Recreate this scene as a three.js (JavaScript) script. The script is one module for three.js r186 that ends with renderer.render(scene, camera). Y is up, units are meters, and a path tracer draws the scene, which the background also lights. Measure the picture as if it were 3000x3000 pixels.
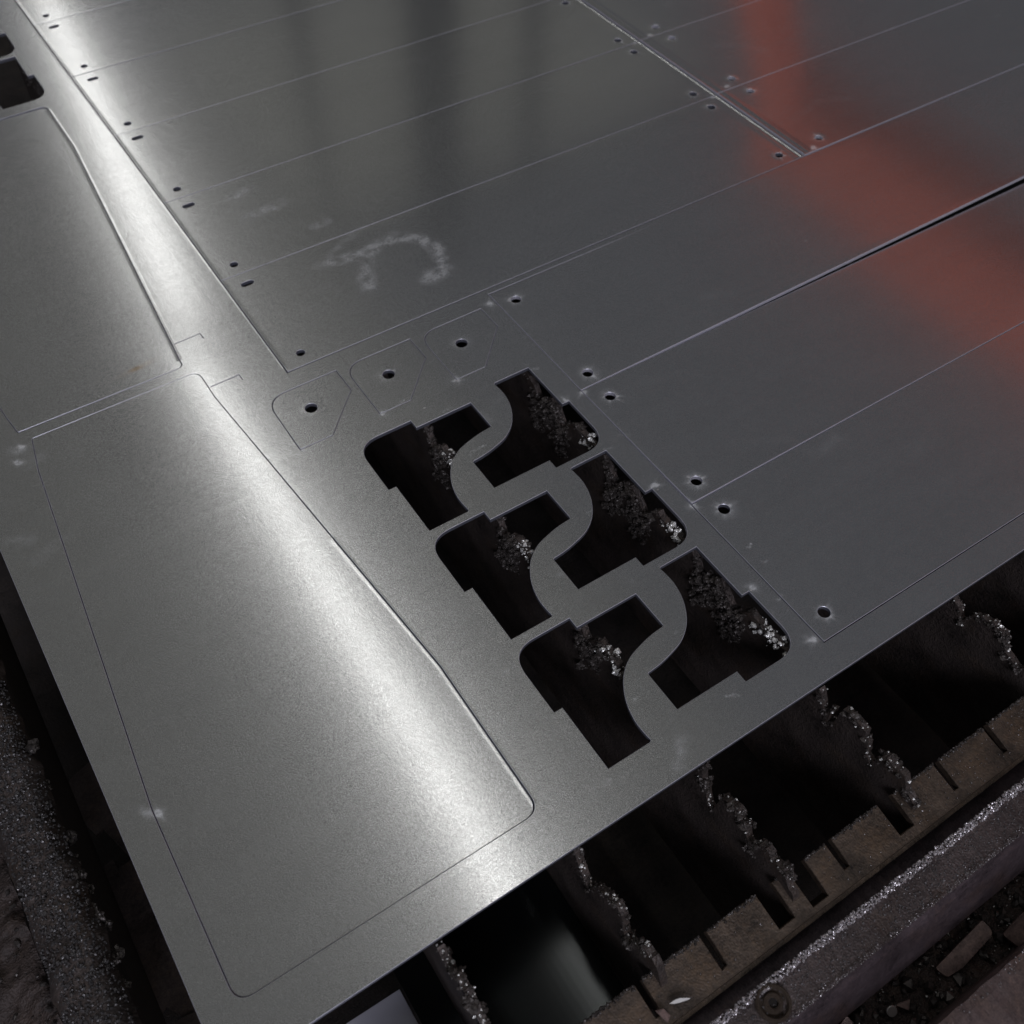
import * as THREE from 'three';
import { mergeGeometries } from 'three/addons/utils/BufferGeometryUtils.js';
import { RectAreaLightUniformsLib } from 'three/addons/lights/RectAreaLightUniformsLib.js';
import { ImprovedNoise } from 'three/addons/math/ImprovedNoise.js';

// ---------------------------------------------------------------- camera, light, exposure
// The sheet's top is y = 0, its front left corner the origin, x along the front edge, z towards the viewer; metres.
const scene = new THREE.Scene();
const camera = new THREE.PerspectiveCamera(53.678, 1, 0.02, 40);
camera.position.set(0.0435, 0.36, 0.0922);
camera.up.set(0.4287, 0.6123, -0.6643);
camera.lookAt(0.0435 + 0.34072, 0.36 - 0.79056, 0.0922 - 0.50884);
camera.focus = 0.42; camera.userData.fStop = 16;
const renderer = new THREE.WebGLRenderer({ antialias: true });
renderer.toneMapping = THREE.LinearToneMapping;
renderer.toneMappingExposure = 1.14;
renderer.shadowMap.enabled = true;
scene.background = new THREE.Color().setRGB(0.075, 0.077, 0.086);
RectAreaLightUniformsLib.init();

const mm = 0.001;
let seed = 7;
const rnd = () => { seed = (seed + 0x6d2b79f5) | 0; let t = Math.imul(seed ^ (seed >>> 15), 1 | seed); t = (t + Math.imul(t ^ (t >>> 7), 61 | t)) ^ t; return ((t ^ (t >>> 14)) >>> 0) / 4294967296; };
const rr = (a, b) => a + (b - a) * rnd();
const noise3 = new ImprovedNoise();
const nz = (x, y, z = 0) => noise3.noise(x + 31.7, y + 17.3, z + 5.1);
const fbm = (x, y, z, n) => { let s = 0, a = 1, t = 0; for (let i = 0; i < n; i++) { s += a * nz(x, y, z + i * 7.7); t += a; a *= 0.5; x *= 2.03; y *= 2.03; z *= 2.03; } return s / t; };
const clamp = (v, a = 0, b = 1) => Math.min(b, Math.max(a, v));
const sstep = (a, b, v) => { const t = clamp((v - a) / (b - a)); return t * t * (3 - 2 * t); };

const used = {};
function named(o, name) { const n = used[name] = (used[name] ?? -1) + 1; o.name = n ? name + '_' + String(n).padStart(3, '0') : name; return o; }
function tag(o, label, category, group, kind) {
  if (label) o.userData.label = label;
  if (category) o.userData.category = category;
  if (group) o.userData.group = group;
  if (kind) o.userData.kind = kind;
  return o;
}
function shade(o) { o.traverse((m) => { if (m.isMesh) { m.castShadow = true; m.receiveShadow = true; } }); return o; }
function put(o, name, label, category, group, kind) { named(o, name); tag(o, label, category, group, kind); scene.add(shade(o)); return o; }
function part(parent, name, geo, mat, kind) { const m = new THREE.Mesh(geo, mat); m.name = name; if (kind) m.userData.kind = kind; parent.add(shade(m)); return m; }

// ---------------------------------------------------------------- layout of the nest, in mm
const UVS = 900;                                   // the sheet textures cover 900 x 900 mm
const rowZ = [-275, -358.6, -441.8, -525, -608, -690.5, -773.5];
const COLX = [152.4, 504.6, 857], STRIPX = [269.4, 621.6], stripZ = [-13.6, -99, -185, -270.6];
const holes = [];                                  // [x, z, radius, burn]
const tagHoles = [[151.5, -246.5], [194.5, -246.4], [237.2, -246]];
for (const [x, z] of tagHoles) holes.push([x, z, 3.1, 0.55]);
const stripHoles = [[[279.6, -24.2], [280.2, -89]], [[279.9, -108.3], [279.3, -174]], [[279.4, -193.2], [279.6, -259.3]]];
for (const s of stripHoles) for (const [x, z] of s) holes.push([x, z, 2.75, 1]);

// ---------------------------------------------------------------- textures
function dataTex(w, h, data, srgb, repeat) {
  const t = new THREE.DataTexture(data, w, h, THREE.RGBAFormat, data instanceof Float32Array ? THREE.FloatType : THREE.UnsignedByteType);
  t.magFilter = t.minFilter = THREE.LinearFilter;
  if (srgb) t.colorSpace = THREE.SRGBColorSpace;
  t.wrapS = t.wrapT = THREE.RepeatWrapping;
  if (repeat) t.repeat.set(repeat, repeat);
  t.needsUpdate = true; return t;
}
const toS = (v) => 255 * (v <= 0.0031308 ? 12.92 * v : 1.055 * Math.pow(v, 1 / 2.4) - 0.055);

// rolling grain: a tile of 120 mm, grains drawn out along x
function grainTexture() {
  const N = 1024, d = new Uint8ClampedArray(N * N * 4);
  const lat = {};
  const layer = (fx, fy, s) => {                     // value noise that wraps round
    const g = new Float32Array(fx * fy); let q = s; const r = () => { q = (Math.imul(q, 1664525) + 1013904223) | 0; return (q >>> 8) / 16777216; };
    for (let i = 0; i < g.length; i++) g[i] = r();
    return (u, v) => {
      const x = u * fx, y = v * fy, xi = Math.floor(x), yi = Math.floor(y); let a = x - xi, b = y - yi; a = a * a * (3 - 2 * a); b = b * b * (3 - 2 * b);
      const G = (i, j) => g[((j % fy) + fy) % fy * fx + ((i % fx) + fx) % fx];
      return (G(xi, yi) * (1 - a) + G(xi + 1, yi) * a) * (1 - b) + (G(xi, yi + 1) * (1 - a) + G(xi + 1, yi + 1) * a) * b;
    };
  };
  const a = layer(120, 230, 11), b = layer(240, 420, 23), c = layer(50, 80, 37), e = layer(360, 640, 51);
  for (let j = 0; j < N; j++) for (let i = 0; i < N; i++) {
    const u = i / N, v = j / N, w = u + 0.004 * Math.sin(6.283 * 3 * v);
    const h = 0.5 * a(w, v) + 0.3 * b(w, v) + 0.14 * c(w, v) + 0.14 * e(w, v);
    d.fill(clamp(h, 0, 1) * 255, (j * N + i) * 4, (j * N + i) * 4 + 3); d[(j * N + i) * 4 + 3] = 255;
  }
  return dataTex(N, N, d, false, UVS / 120);
}

// smudges, burn stars and scratches drawn as one mask over the sheet: red smudge, green burn, blue scratch
const TN = 2048, PX = TN / UVS;
const maskCanvas = document.createElement('canvas'); maskCanvas.width = maskCanvas.height = TN;
const mc = maskCanvas.getContext('2d');
mc.fillStyle = '#000'; mc.fillRect(0, 0, TN, TN); mc.globalCompositeOperation = 'lighter';
const dab = (x, z, r, col, al) => {
  const X = x * PX, Y = -z * PX, g = mc.createRadialGradient(X, Y, 0, X, Y, r * PX);
  g.addColorStop(0, `rgba(${col},${al})`); g.addColorStop(0.5, `rgba(${col},${al * 0.7})`); g.addColorStop(1, `rgba(${col},0)`);
  mc.fillStyle = g; mc.fillRect(X - r * PX, Y - r * PX, 2 * r * PX, 2 * r * PX);
};
const stroke = (pts, r, col, al, step = 1.6) => {
  for (let i = 0; i + 1 < pts.length; i++) { const [a, b] = pts[i], [c, e] = pts[i + 1], L = Math.hypot(c - a, e - b), n = Math.ceil(L / step); for (let k = 0; k < n; k++) dab(a + (c - a) * k / n + rr(-0.6, 0.6), b + (e - b) * k / n + rr(-0.6, 0.6), r * rr(0.7, 1.2), col, al * rr(0.5, 1.2)); }
};
const RED = '255,0,0', GREEN = '0,255,0', BLUE = '0,0,255';
stroke([[206, -341], [217, -340], [229, -337], [240, -340], [252, -341], [262, -333], [266, -322], [263, -309], [258, -300], [248, -297]], 6.6, RED, 0.2);
stroke([[228, -331], [222, -322], [218, -311], [215, -306]], 7, RED, 0.17);
stroke([[212, -346], [224, -352], [240, -360]], 4, RED, 0.14);
stroke([[262, -300], [252, -300], [247, -301]], 7, RED, 0.16);
stroke([[186, -402], [196, -405], [206, -404], [214, -407]], 6, RED, 0.2);
stroke([[186, -424], [196, -428], [204, -428]], 6, RED, 0.2);
stroke([[216, -374], [228, -376]], 5, RED, 0.24);
stroke([[196, -102], [206, -100], [214, -101]], 4, RED, 0.16);
stroke([[200, -97], [208, -90], [219, -93]], 3, RED, 0.14);
stroke([[176, -72], [188, -70], [200, -74]], 4.4, RED, 0.1);
stroke([[205, -40], [212, -36], [226, -34]], 4, RED, 0.12);
stroke([[184, -3.5], [190, -8], [194, -13]], 3.6, RED, 0.2);
stroke([[218, -200], [222, -190]], 3, RED, 0.14);
stroke([[4, -246], [14, -240]], 5, RED, 0.1); stroke([[10, -228], [30, -236]], 4, RED, 0.08);
stroke([[20, -298], [28, -292]], 4, RED, 0.14); stroke([[22, -284], [34, -287]], 4, RED, 0.12);
stroke([[100, -312], [108, -318]], 5, RED, 0.14);
stroke([[9, -98], [13, -94]], 3, RED, 0.3);
for (let k = 0; k < 26; k++) { const x = rr(20, 620), z = rr(-560, -20), t = rr(-0.7, 0.7), L = rr(8, 40); stroke([[x, z], [x + L * Math.cos(t), z + L * Math.sin(t)], [x + 1.6 * L * Math.cos(t + 0.3), z + 1.6 * L * Math.sin(t + 0.3)]], rr(3, 7), RED, rr(0.02, 0.06), 2.5); }
function star(x, z, r, amount) {
  dab(x + rr(-1, 1), z + rr(-1, 1), r + rr(2, 4.5), GREEN, rr(0.1, 0.35) * amount); dab(x + rr(-0.8, 0.8), z + rr(-0.8, 0.8), r + 1.6, GREEN, rr(0.15, 0.4) * amount);
  for (let k = 0; k < 20; k++) { const t = rr(0, 6.283), L = r + rr(1, 3) + 6 * Math.pow(rnd(), 2), w = rr(0.7, 1.5), s = rr(0.15, 0.4) * amount; for (let q = r; q < L; q += 0.6) dab(x + q * Math.cos(t), z + q * Math.sin(t), w * (1.1 - 0.7 * q / L), GREEN, s * (1 - q / (L + 1))); }
}
for (const [x, z, r, b] of holes) star(x, z, r, b);
for (const [x, z, b] of [[269.6, -183.5, 1], [269.4, -98.2, 1], [266, -264.5, 1], [266.5, -17, 0.9], [178.8, -224.2, 0.8], [221.3, -224.4, 1.1], [262, -117, 0.9], [262.5, -50, 0.8], [259, -183, 0.6], [14, -93.5, 0.9], [26, -297, 0.9], [21, -288, 0.8], [515.6, -361.8, 1], [515, -444.5, 1], [514.5, -278, 1.2], [500, -358, 0.8], [500, -442, 0.8], [136, -224, 0.4]]) star(x, z, 0.4, b * 0.55);
const groovHoles = [];
for (let i = 0; i < 6; i++) for (const x of [491.8, 525.2]) { groovHoles.push([x, rowZ[i] - 9.4], [x, rowZ[i + 1] + 9.4]); }
for (const [x, z] of groovHoles) star(x, z, 2.1, 0.9);
for (let k = 0; k < 70; k++) { const x = rr(140, 275), z = rr(-230, -2), L = rr(1, 7), t = rr(-0.5, 0.5); stroke([[x, z], [x + L * Math.cos(t), z + L * Math.sin(t)]], rr(0.35, 0.6), BLUE, rr(0.2, 0.6), 0.4); }
for (let k = 0; k < 60; k++) { const x = rr(0, 860), z = rr(-700, -2); stroke([[x, z], [x + rr(-3, 6), z + rr(-2, 2)]], 0.45, BLUE, rr(0.1, 0.4), 0.4); }
const mask = mc.getImageData(0, 0, TN, TN).data;

// Colour, roughness and relief of the sheet
const sheetColor = new Uint8ClampedArray(TN * TN * 4), sheetMetal = new Uint8ClampedArray(TN * TN * 4), sheetNormal = new Float32Array(TN * TN * 4);
{
  const H = new Float32Array(TN * TN);              // height, mm
  const lines = [...rowZ.slice(1, 6).map((z) => ({ z, x0: 152, x1: 900, a: 0.035, w: 1.8 })), { z: -273, x0: 152, x1: 900, a: 0.03, w: 2.6 }, { z: -185, x0: 269, x1: 625, a: 0.1, w: 2.2 }, { z: -99, x0: 269, x1: 625, a: 0.02, w: 1.6 }];
  const low = 128, L = new Float32Array((low + 1) * (low + 1));
  for (let j = 0; j <= low; j++) for (let i = 0; i <= low; i++) { const x = i / low * UVS, z = j / low * UVS; L[j * (low + 1) + i] = 0.3 * nz(x / 210, z / 260, 3) + 0.035 * nz(x / 75, z / 110, 9); }
  for (let j = 0; j < TN; j++) for (let i = 0; i < TN; i++) {
    const x = (i + 0.5) / PX, zz = (j + 0.5) / PX, z = -zz;
    const u = x / UVS * low, v = zz / UVS * low, ui = Math.min(low - 1, Math.floor(u)), vi = Math.min(low - 1, Math.floor(v)); let a = u - ui, b = v - vi; a = a * a * (3 - 2 * a); b = b * b * (3 - 2 * b);
    const q = vi * (low + 1) + ui;
    let h = (L[q] * (1 - a) + L[q + 1] * a) * (1 - b) + (L[q + low + 1] * (1 - a) + L[q + low + 2] * a) * b;
    for (const l of lines) { const t = z - l.z; if (t > -9 && t < 9 && x > l.x0 && x < l.x1) h -= l.a * Math.exp(-t * t / (l.w * l.w)); }
    if (z < -276) { const t = x - 504.6; if (t > -14 && t < 14) h += 0.14 * Math.exp(-((Math.abs(t) - 4.5) ** 2) / 6) + (t < 0 ? 1.0 * Math.exp(-((t + 1.2) ** 2) / 1.6) : -0.25 * Math.exp(-((t - 2) ** 2) / 3)); }
    H[j * TN + i] = h;
  }
  const ridge = (pts, amp, w) => {                  // an edge that has curled up along a cut
    for (let k = 0; k + 1 < pts.length; k++) {
      const [ax, az] = pts[k], [bx, bz] = pts[k + 1], dx = bx - ax, dz = bz - az, LL = dx * dx + dz * dz, m = w * 3;
      const i0 = Math.max(0, Math.floor((Math.min(ax, bx) - m) * PX)), i1 = Math.min(TN - 1, Math.ceil((Math.max(ax, bx) + m) * PX)), j0 = Math.max(0, Math.floor((-Math.max(az, bz) - m) * PX)), j1 = Math.min(TN - 1, Math.ceil((-Math.min(az, bz) + m) * PX));
      for (let j = j0; j <= j1; j++) for (let i = i0; i <= i1; i++) { const x = (i + 0.5) / PX, z = -(j + 0.5) / PX, t = ((x - ax) * dx + (z - az) * dz) / LL; if (t < 0 || t > 1) continue; const d = Math.abs((x - ax) * dz - (z - az) * dx) / Math.sqrt(LL); if (d < m) H[j * TN + i] += amp * Math.exp(-d * d / (w * w)); }
    }
  };
  ridge([[131.2, -21], [131.1, -90], [124, -170]], 0.035, 0.8); ridge([[110.4, -312], [126.9, -527], [127, -578]], 0.065, 0.9); ridge([[152.8, -278], [152.8, -770]], 0.065, 0.9); ridge([[270, -16], [270, -184]], -0.03, 0.9);
  const ring = (x, z, r, amp, w) => {
    const R = Math.ceil((r + w * 3) * PX), ci = Math.round(x * PX), cj = Math.round(-z * PX);
    for (let j = Math.max(0, cj - R); j < Math.min(TN, cj + R); j++) for (let i = Math.max(0, ci - R); i < Math.min(TN, ci + R); i++) { const d = Math.hypot((i + 0.5) / PX - x, (j + 0.5) / PX + z) - r; H[j * TN + i] += amp * Math.exp(-d * d / (w * w)); }
  };
  for (const [x, z, r] of holes) ring(x, z, r, 0.05, 1.6);
  for (const [x, z] of groovHoles) ring(x, z, 2.2, 0.11, 2.4);
  for (let j = 0; j < TN; j++) for (let i = 0; i < TN; i++) {
    const k = j * TN + i, x = (i + 0.5) / PX, z = (j + 0.5) / PX;
    const hx = (H[k + (i < TN - 1 ? 1 : 0)] - H[k - (i > 0 ? 1 : 0)]) * PX / 2, hy = (H[k + (j < TN - 1 ? TN : 0)] - H[k - (j > 0 ? TN : 0)]) * PX / 2;
    const n = 1 / Math.hypot(hx, hy, 1), o = k * 4;
    sheetNormal[o] = 0.5 - 0.5 * hx * n; sheetNormal[o + 1] = 0.5 - 0.5 * hy * n; sheetNormal[o + 2] = 0.5 + 0.5 * n; sheetNormal[o + 3] = 1;
    const f1 = nz(x / 1.7, z / 1.1, 2), f2 = nz(x / 40, z / 14, 4), f3 = nz(x / 6, z / 5, 8);
    const sm = clamp(mask[o] / 255 * (0.65 + 1.2 * f3 + 0.7 * f1)), st = clamp(mask[o + 1] / 255 * (0.95 + 0.8 * f1)), sc = mask[o + 2] / 255;
    const roll = 0.6 * nz(x / 320, z / 2.2, 30) + 0.4 * nz(x / 150, z / 0.9, 33), base = 0.55 + 0.02 * f2 + 0.012 * f1 + 0.03 * roll;
    const c = base + 0.06 * sm + 0.22 * st + 0.25 * sc;
    const ru = 0.55 * Math.exp(-(((x - 90) / 7) ** 2) - ((z - 318.5 - 0.12 * (x - 90)) / 1.5) ** 2) * clamp(0.7 + f3);
    sheetColor[o] = toS(c * 0.985 * (1 - 0.15 * ru)); sheetColor[o + 1] = toS(c * (1 - 0.5 * ru)); sheetColor[o + 2] = toS(c * (1 - 0.8 * ru)); sheetColor[o + 3] = 255;
    sheetMetal[o] = sheetMetal[o + 1] = sheetMetal[o + 2] = 255 * clamp(0.965 + 0.035 * roll - 0.42 * sm - 0.5 * st - 0.5 * sc + 0.012 * f3); sheetMetal[o + 3] = 255;
  }
}
const grain = grainTexture();
// how rough the single grains are: polished ones and matt ones side by side, a tile of 64 mm
function roughTexture() {
  const N = 1024, d = new Uint8ClampedArray(N * N * 4);
  for (let k = 0; k < N * N; k++) { const q = rnd(), r = (0.1 + 0.41 * Math.pow(q, 2.3)) * 255; d[k * 4] = d[k * 4 + 1] = d[k * 4 + 2] = r; d[k * 4 + 3] = 255; }
  return dataTex(N, N, d, false, UVS / 64);
}
const sheetTop = new THREE.MeshPhysicalMaterial({
  name: 'rolled_steel', color: 0xffffff, metalness: 1, roughness: 1, map: dataTex(TN, TN, sheetColor, true), metalnessMap: dataTex(TN, TN, sheetMetal), roughnessMap: roughTexture(), normalMap: dataTex(TN, TN, sheetNormal), normalScale: new THREE.Vector2(1, 1), bumpMap: grain, bumpScale: 1.3e-5,
});
const shadedWall = new THREE.MeshStandardMaterial({ name: 'shaded_cut_wall', color: new THREE.Color().setRGB(0.17, 0.175, 0.21), metalness: 0.55, roughness: 0.4 });  // darkened copy of the cut steel: shade inside the cuts put into colour
const litSteel = new THREE.MeshStandardMaterial({ name: 'lit_cut_steel', color: new THREE.Color().setRGB(0.62, 0.61, 0.68), metalness: 0.5, roughness: 0.38 });  // brightened copy: light on chamfers and chosen walls put into colour

// dirty steel: brown scale and soot
function dirtTexture(N, tone, rust, dark) {
  const d = new Uint8ClampedArray(N * N * 4), b = new Uint8ClampedArray(N * N * 4);
  const per = (x, y, f, s) => { const w = (u, v) => nz(u * f, v * f, s); const a = x, c = y; return (w(a, c) * (1 - a) + w(a - 1, c) * a) * (1 - c) + (w(a, c - 1) * (1 - a) + w(a - 1, c - 1) * a) * c; };
  for (let j = 0; j < N; j++) for (let i = 0; i < N; i++) {
    const u = i / N, v = j / N, o = (j * N + i) * 4;
    const a = per(u, v, 5, 1) + 0.5 * per(u, v, 12, 2), g = per(u, v, 40, 3), f = per(u, v, 110, 6), r = sstep(-0.1, 0.6, per(u, v, 7, 12) + 0.4 * g);
    const k = clamp(1 + 0.9 * a + 0.5 * g + 0.6 * f, 0.15, 3);
    for (let c = 0; c < 3; c++) d[o + c] = toS(clamp((tone[c] * (1 - r) + rust[c] * r) * k + dark));
    d[o + 3] = 255;
    b.fill(clamp(0.5 + 0.35 * a + 0.5 * g + 0.6 * f) * 255, o, o + 3); b[o + 3] = 255;
  }
  return [d, b];
}
const [dirtC, dirtB] = dirtTexture(512, [0.1, 0.088, 0.084], [0.1, 0.08, 0.066], 0.0);
const dirtMap = dataTex(512, 512, dirtC, true, 12), dirtBump = dataTex(512, 512, dirtB, false, 12);
const dirtMat = (name, tint, metal, rough, bump) => new THREE.MeshStandardMaterial({ name, color: new THREE.Color().setRGB(...tint), map: dirtMap, bumpMap: dirtBump, bumpScale: bump, metalness: metal, roughness: rough });
const M = {
  deep: dirtMat('dim_scrap', [1.3, 1.15, 1.12], 0.3, 0.6, 5e-5),
  slat: dirtMat('scorched_slat', [0.55, 0.49, 0.46], 0.35, 0.6, 4e-4),
  comb: dirtMat('rusty_comb', [0.66, 0.55, 0.43], 0.55, 0.5, 1.5e-4),
  bar: dirtMat('gritty_bar', [0.72, 0.64, 0.65], 0.5, 0.45, 4e-4),
  barSide: dirtMat('scaled_bar_side', [0.85, 0.74, 0.84], 0.5, 0.42, 5e-5),
  floor: dirtMat('sooty_floor', [0.3, 0.27, 0.25], 0.1, 0.85, 4e-4),
  debris: dirtMat('debris_bed', [0.42, 0.34, 0.31], 0.2, 0.7, 8e-4),
  plate: dirtMat('corner_plate', [1.15, 0.95, 0.95], 0.45, 0.5, 8e-5),
  slag: new THREE.MeshStandardMaterial({ name: 'slag', color: new THREE.Color().setRGB(0.72, 0.71, 0.68), metalness: 0.6, roughness: 0.36 }),
  darkSlag: new THREE.MeshStandardMaterial({ name: 'dark_slag', color: new THREE.Color().setRGB(0.062, 0.054, 0.05), metalness: 0.55, roughness: 0.4 }),
  ridge: new THREE.MeshStandardMaterial({ name: 'ridge_crust', color: new THREE.Color().setRGB(0.46, 0.43, 0.44), metalness: 0.75, roughness: 0.34 }),
  barGrit: new THREE.MeshStandardMaterial({ name: 'bar_grit', color: new THREE.Color().setRGB(0.13, 0.12, 0.122), metalness: 0.6, roughness: 0.4 }),
  crust: new THREE.MeshStandardMaterial({ name: 'matt_crust', color: new THREE.Color().setRGB(0.05, 0.042, 0.038), metalness: 0.45, roughness: 0.46 }),
  soot: new THREE.MeshStandardMaterial({ name: 'soot_grit', color: new THREE.Color().setRGB(0.075, 0.07, 0.07), metalness: 0.5, roughness: 0.36 }),
  grit: new THREE.MeshStandardMaterial({ name: 'grit', color: new THREE.Color().setRGB(0.24, 0.22, 0.22), metalness: 0.7, roughness: 0.32 }),
  bright: new THREE.MeshStandardMaterial({ name: 'bright_scrap', color: new THREE.Color().setRGB(0.62, 0.6, 0.58), metalness: 0.8, roughness: 0.35 }),
  scrap: dirtMat('dull_scrap', [1.5, 1.22, 1.15], 0.5, 0.5, 5e-5),
};

// ---------------------------------------------------------------- lamps, some of them added, and what else the sheet mirrors
function stripLamp(label, a, b, y, w, nits) {
  const A = new THREE.Vector3(a[0], y, a[1]), B = new THREE.Vector3(b[0], y, b[1]), mid = A.clone().add(B).multiplyScalar(0.5), len = A.distanceTo(B);
  const g = new THREE.Group(); g.position.copy(mid); g.rotation.y = Math.atan2(B.x - A.x, B.z - A.z);
  put(g, 'strip_lamp', label, 'lamp', 'strip lamps over the cutting bed');
  part(g, 'housing', new THREE.BoxGeometry(w * 1.6, 0.05, len + 0.06).translate(0, 0.045, 0), new THREE.MeshStandardMaterial({ name: 'lamp_housing', color: 0xb8b8b8, roughness: 0.6 }));
  part(g, 'lamp_diffuser', new THREE.BoxGeometry(w, 0.016, len).translate(0, 0.012, 0), new THREE.MeshStandardMaterial({ name: 'lamp_glow', color: 0xffffff, emissive: new THREE.Color(1, 0.98, 0.95), emissiveIntensity: 1.2 }));
  const l = new THREE.RectAreaLight(new THREE.Color().setRGB(1, 0.985, 0.965), nits, w, len); l.position.set(0, 0, 0); l.rotation.x = -Math.PI / 2; l.name = 'strip_lamp_light'; g.add(l);
}
stripLamp('white strip lamp close above the bed, nearer of the two', [0.3, 0.1], [0.352, -1.7], 1.2, 0.04, 4.4);
stripLamp('white strip lamp far back over the bed', [0.4, -1.8], [0.62, -3.6], 1.2, 0.07, 2.8);

{
  const g = new THREE.Group(); g.position.set(-0.55, 1.5, 1.6); g.lookAt(0.25, 0, -0.2);
  put(g, 'panel_lamp', 'square cool white panel lamp behind the photographer', 'lamp');
  part(g, 'housing', new THREE.BoxGeometry(1.06, 0.86, 0.04).translate(0, 0, -0.03), new THREE.MeshStandardMaterial({ name: 'lamp_housing', color: 0xb0b0b0, roughness: 0.6 }));
  part(g, 'lamp_diffuser', new THREE.BoxGeometry(1.0, 0.8, 0.008).translate(0, 0, -0.006), new THREE.MeshStandardMaterial({ name: 'lamp_glow', color: 0xffffff, emissive: new THREE.Color(0.8, 0.85, 1), emissiveIntensity: 0.6 }));
  const l = new THREE.RectAreaLight(new THREE.Color().setRGB(0.86, 0.87, 1), 9, 1.0, 0.8); l.rotation.y = Math.PI; l.name = 'panel_lamp_light'; g.add(l);
}
stripLamp('added white strip lamp behind the photographer, to the right', [0.75, 0.55], [0.75, 1.35], 1.35, 0.06, 9);  // added lamp, brightens the red beam and the crust on the bar
for (const [x0, x1, z0, z1, nits, label] of [[-1.5, 1.25, -4.7, -0.3, 0.075, 'added wide dim fill panel over the left of the bed'], [1.3, 3.4, -5.2, -3.2, 0.13, 'added dim fill panel at the back of the hall']]) {
  const g = new THREE.Group(), w = x1 - x0, d = z1 - z0; g.position.set((x0 + x1) / 2, 2.2, (z0 + z1) / 2); put(g, 'fill_panel', label, 'fill panel');  // added glowing panels, fill light for the paler zones of the sheet
  part(g, 'frame', new THREE.BoxGeometry(w + 0.08, 0.04, d + 0.08).translate(0, 0.04, 0), new THREE.MeshStandardMaterial({ name: 'fill_panel_frame', color: 0x60605c, roughness: 0.7 }));
  part(g, 'fill_pane', new THREE.BoxGeometry(w, 0.01, d).translate(0, 0.012, 0), new THREE.MeshStandardMaterial({ name: 'fill_pane_glow', color: 0x222222, emissive: new THREE.Color().setRGB(1, 1, 0.92), emissiveIntensity: 0.02, roughness: 0.8 }));
  const l = new THREE.RectAreaLight(new THREE.Color().setRGB(1, 0.985, x0 < 0 ? 0.95 : 0.9), nits, w, d); l.rotation.x = -Math.PI / 2; l.name = 'fill_panel_light'; g.add(l);
}
{
  const b = new THREE.Mesh(new THREE.BoxGeometry(0.17, 0.12, 2.5), new THREE.MeshStandardMaterial({ name: 'rafter_paint', color: 0x2a2826, roughness: 0.7 }));
  b.position.set(0.36, 2.08, -3.4); b.rotation.y = -0.11; put(b, 'rafter', 'dark roof rafter crossing under the added fill panel', 'rafter');
}
{
  const red = new THREE.MeshStandardMaterial({ name: 'red_paint', color: new THREE.Color().setRGB(0.95, 0.22, 0.135), roughness: 0.5 });
  const g = new THREE.Group(); g.position.set(1.04, -0.2, -0.73); put(g, 'machine_frame', 'red painted steel post and side beam of the cutting machine', 'machine frame');
  part(g, 'post', new THREE.BoxGeometry(0.045, 0.66, 0.045).translate(0, -0.3, 0).rotateZ(-0.24).rotateX(0.32).translate(0, 0.6, 0), red);
  part(g, 'beam', new THREE.BoxGeometry(0.09, 0.12, 2.0).translate(0.02, 0.61, 0.95), red);
  const dark = new THREE.MeshStandardMaterial({ name: 'column_paint', color: new THREE.Color().setRGB(0.05, 0.055, 0.06), roughness: 0.6 });
  for (const [az, dist, w, label] of [[28.9, 2.6, 0.13, 'dark steel column behind the bed, widest of three'], [34.6, 2.9, 0.06, 'slim dark steel column behind the bed, farthest right of three'], [21.5, 2.7, 0.05, 'slim dark steel column behind the bed, farthest left of three']]) {
    const t = az * Math.PI / 180, c = new THREE.Group(); c.position.set(0.0435 + dist * Math.sin(t), -0.8, 0.092 - dist * Math.cos(t)); c.rotation.y = -t;
    put(c, 'steel_column', label, 'column');
    part(c, 'shaft', new THREE.BoxGeometry(w, 2.4, w).translate(0, 1.2, 0), dark); part(c, 'foot_plate', new THREE.BoxGeometry(w * 2.2, 0.03, w * 2.2).translate(0, 0.015, 0), dark);
  }
}

// ---------------------------------------------------------------- shapes of the nest
const T = 2.2;                                     // sheet thickness, mm
const P2 = (pts) => pts.map(([x, z]) => new THREE.Vector2(x * mm, -z * mm));
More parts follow.
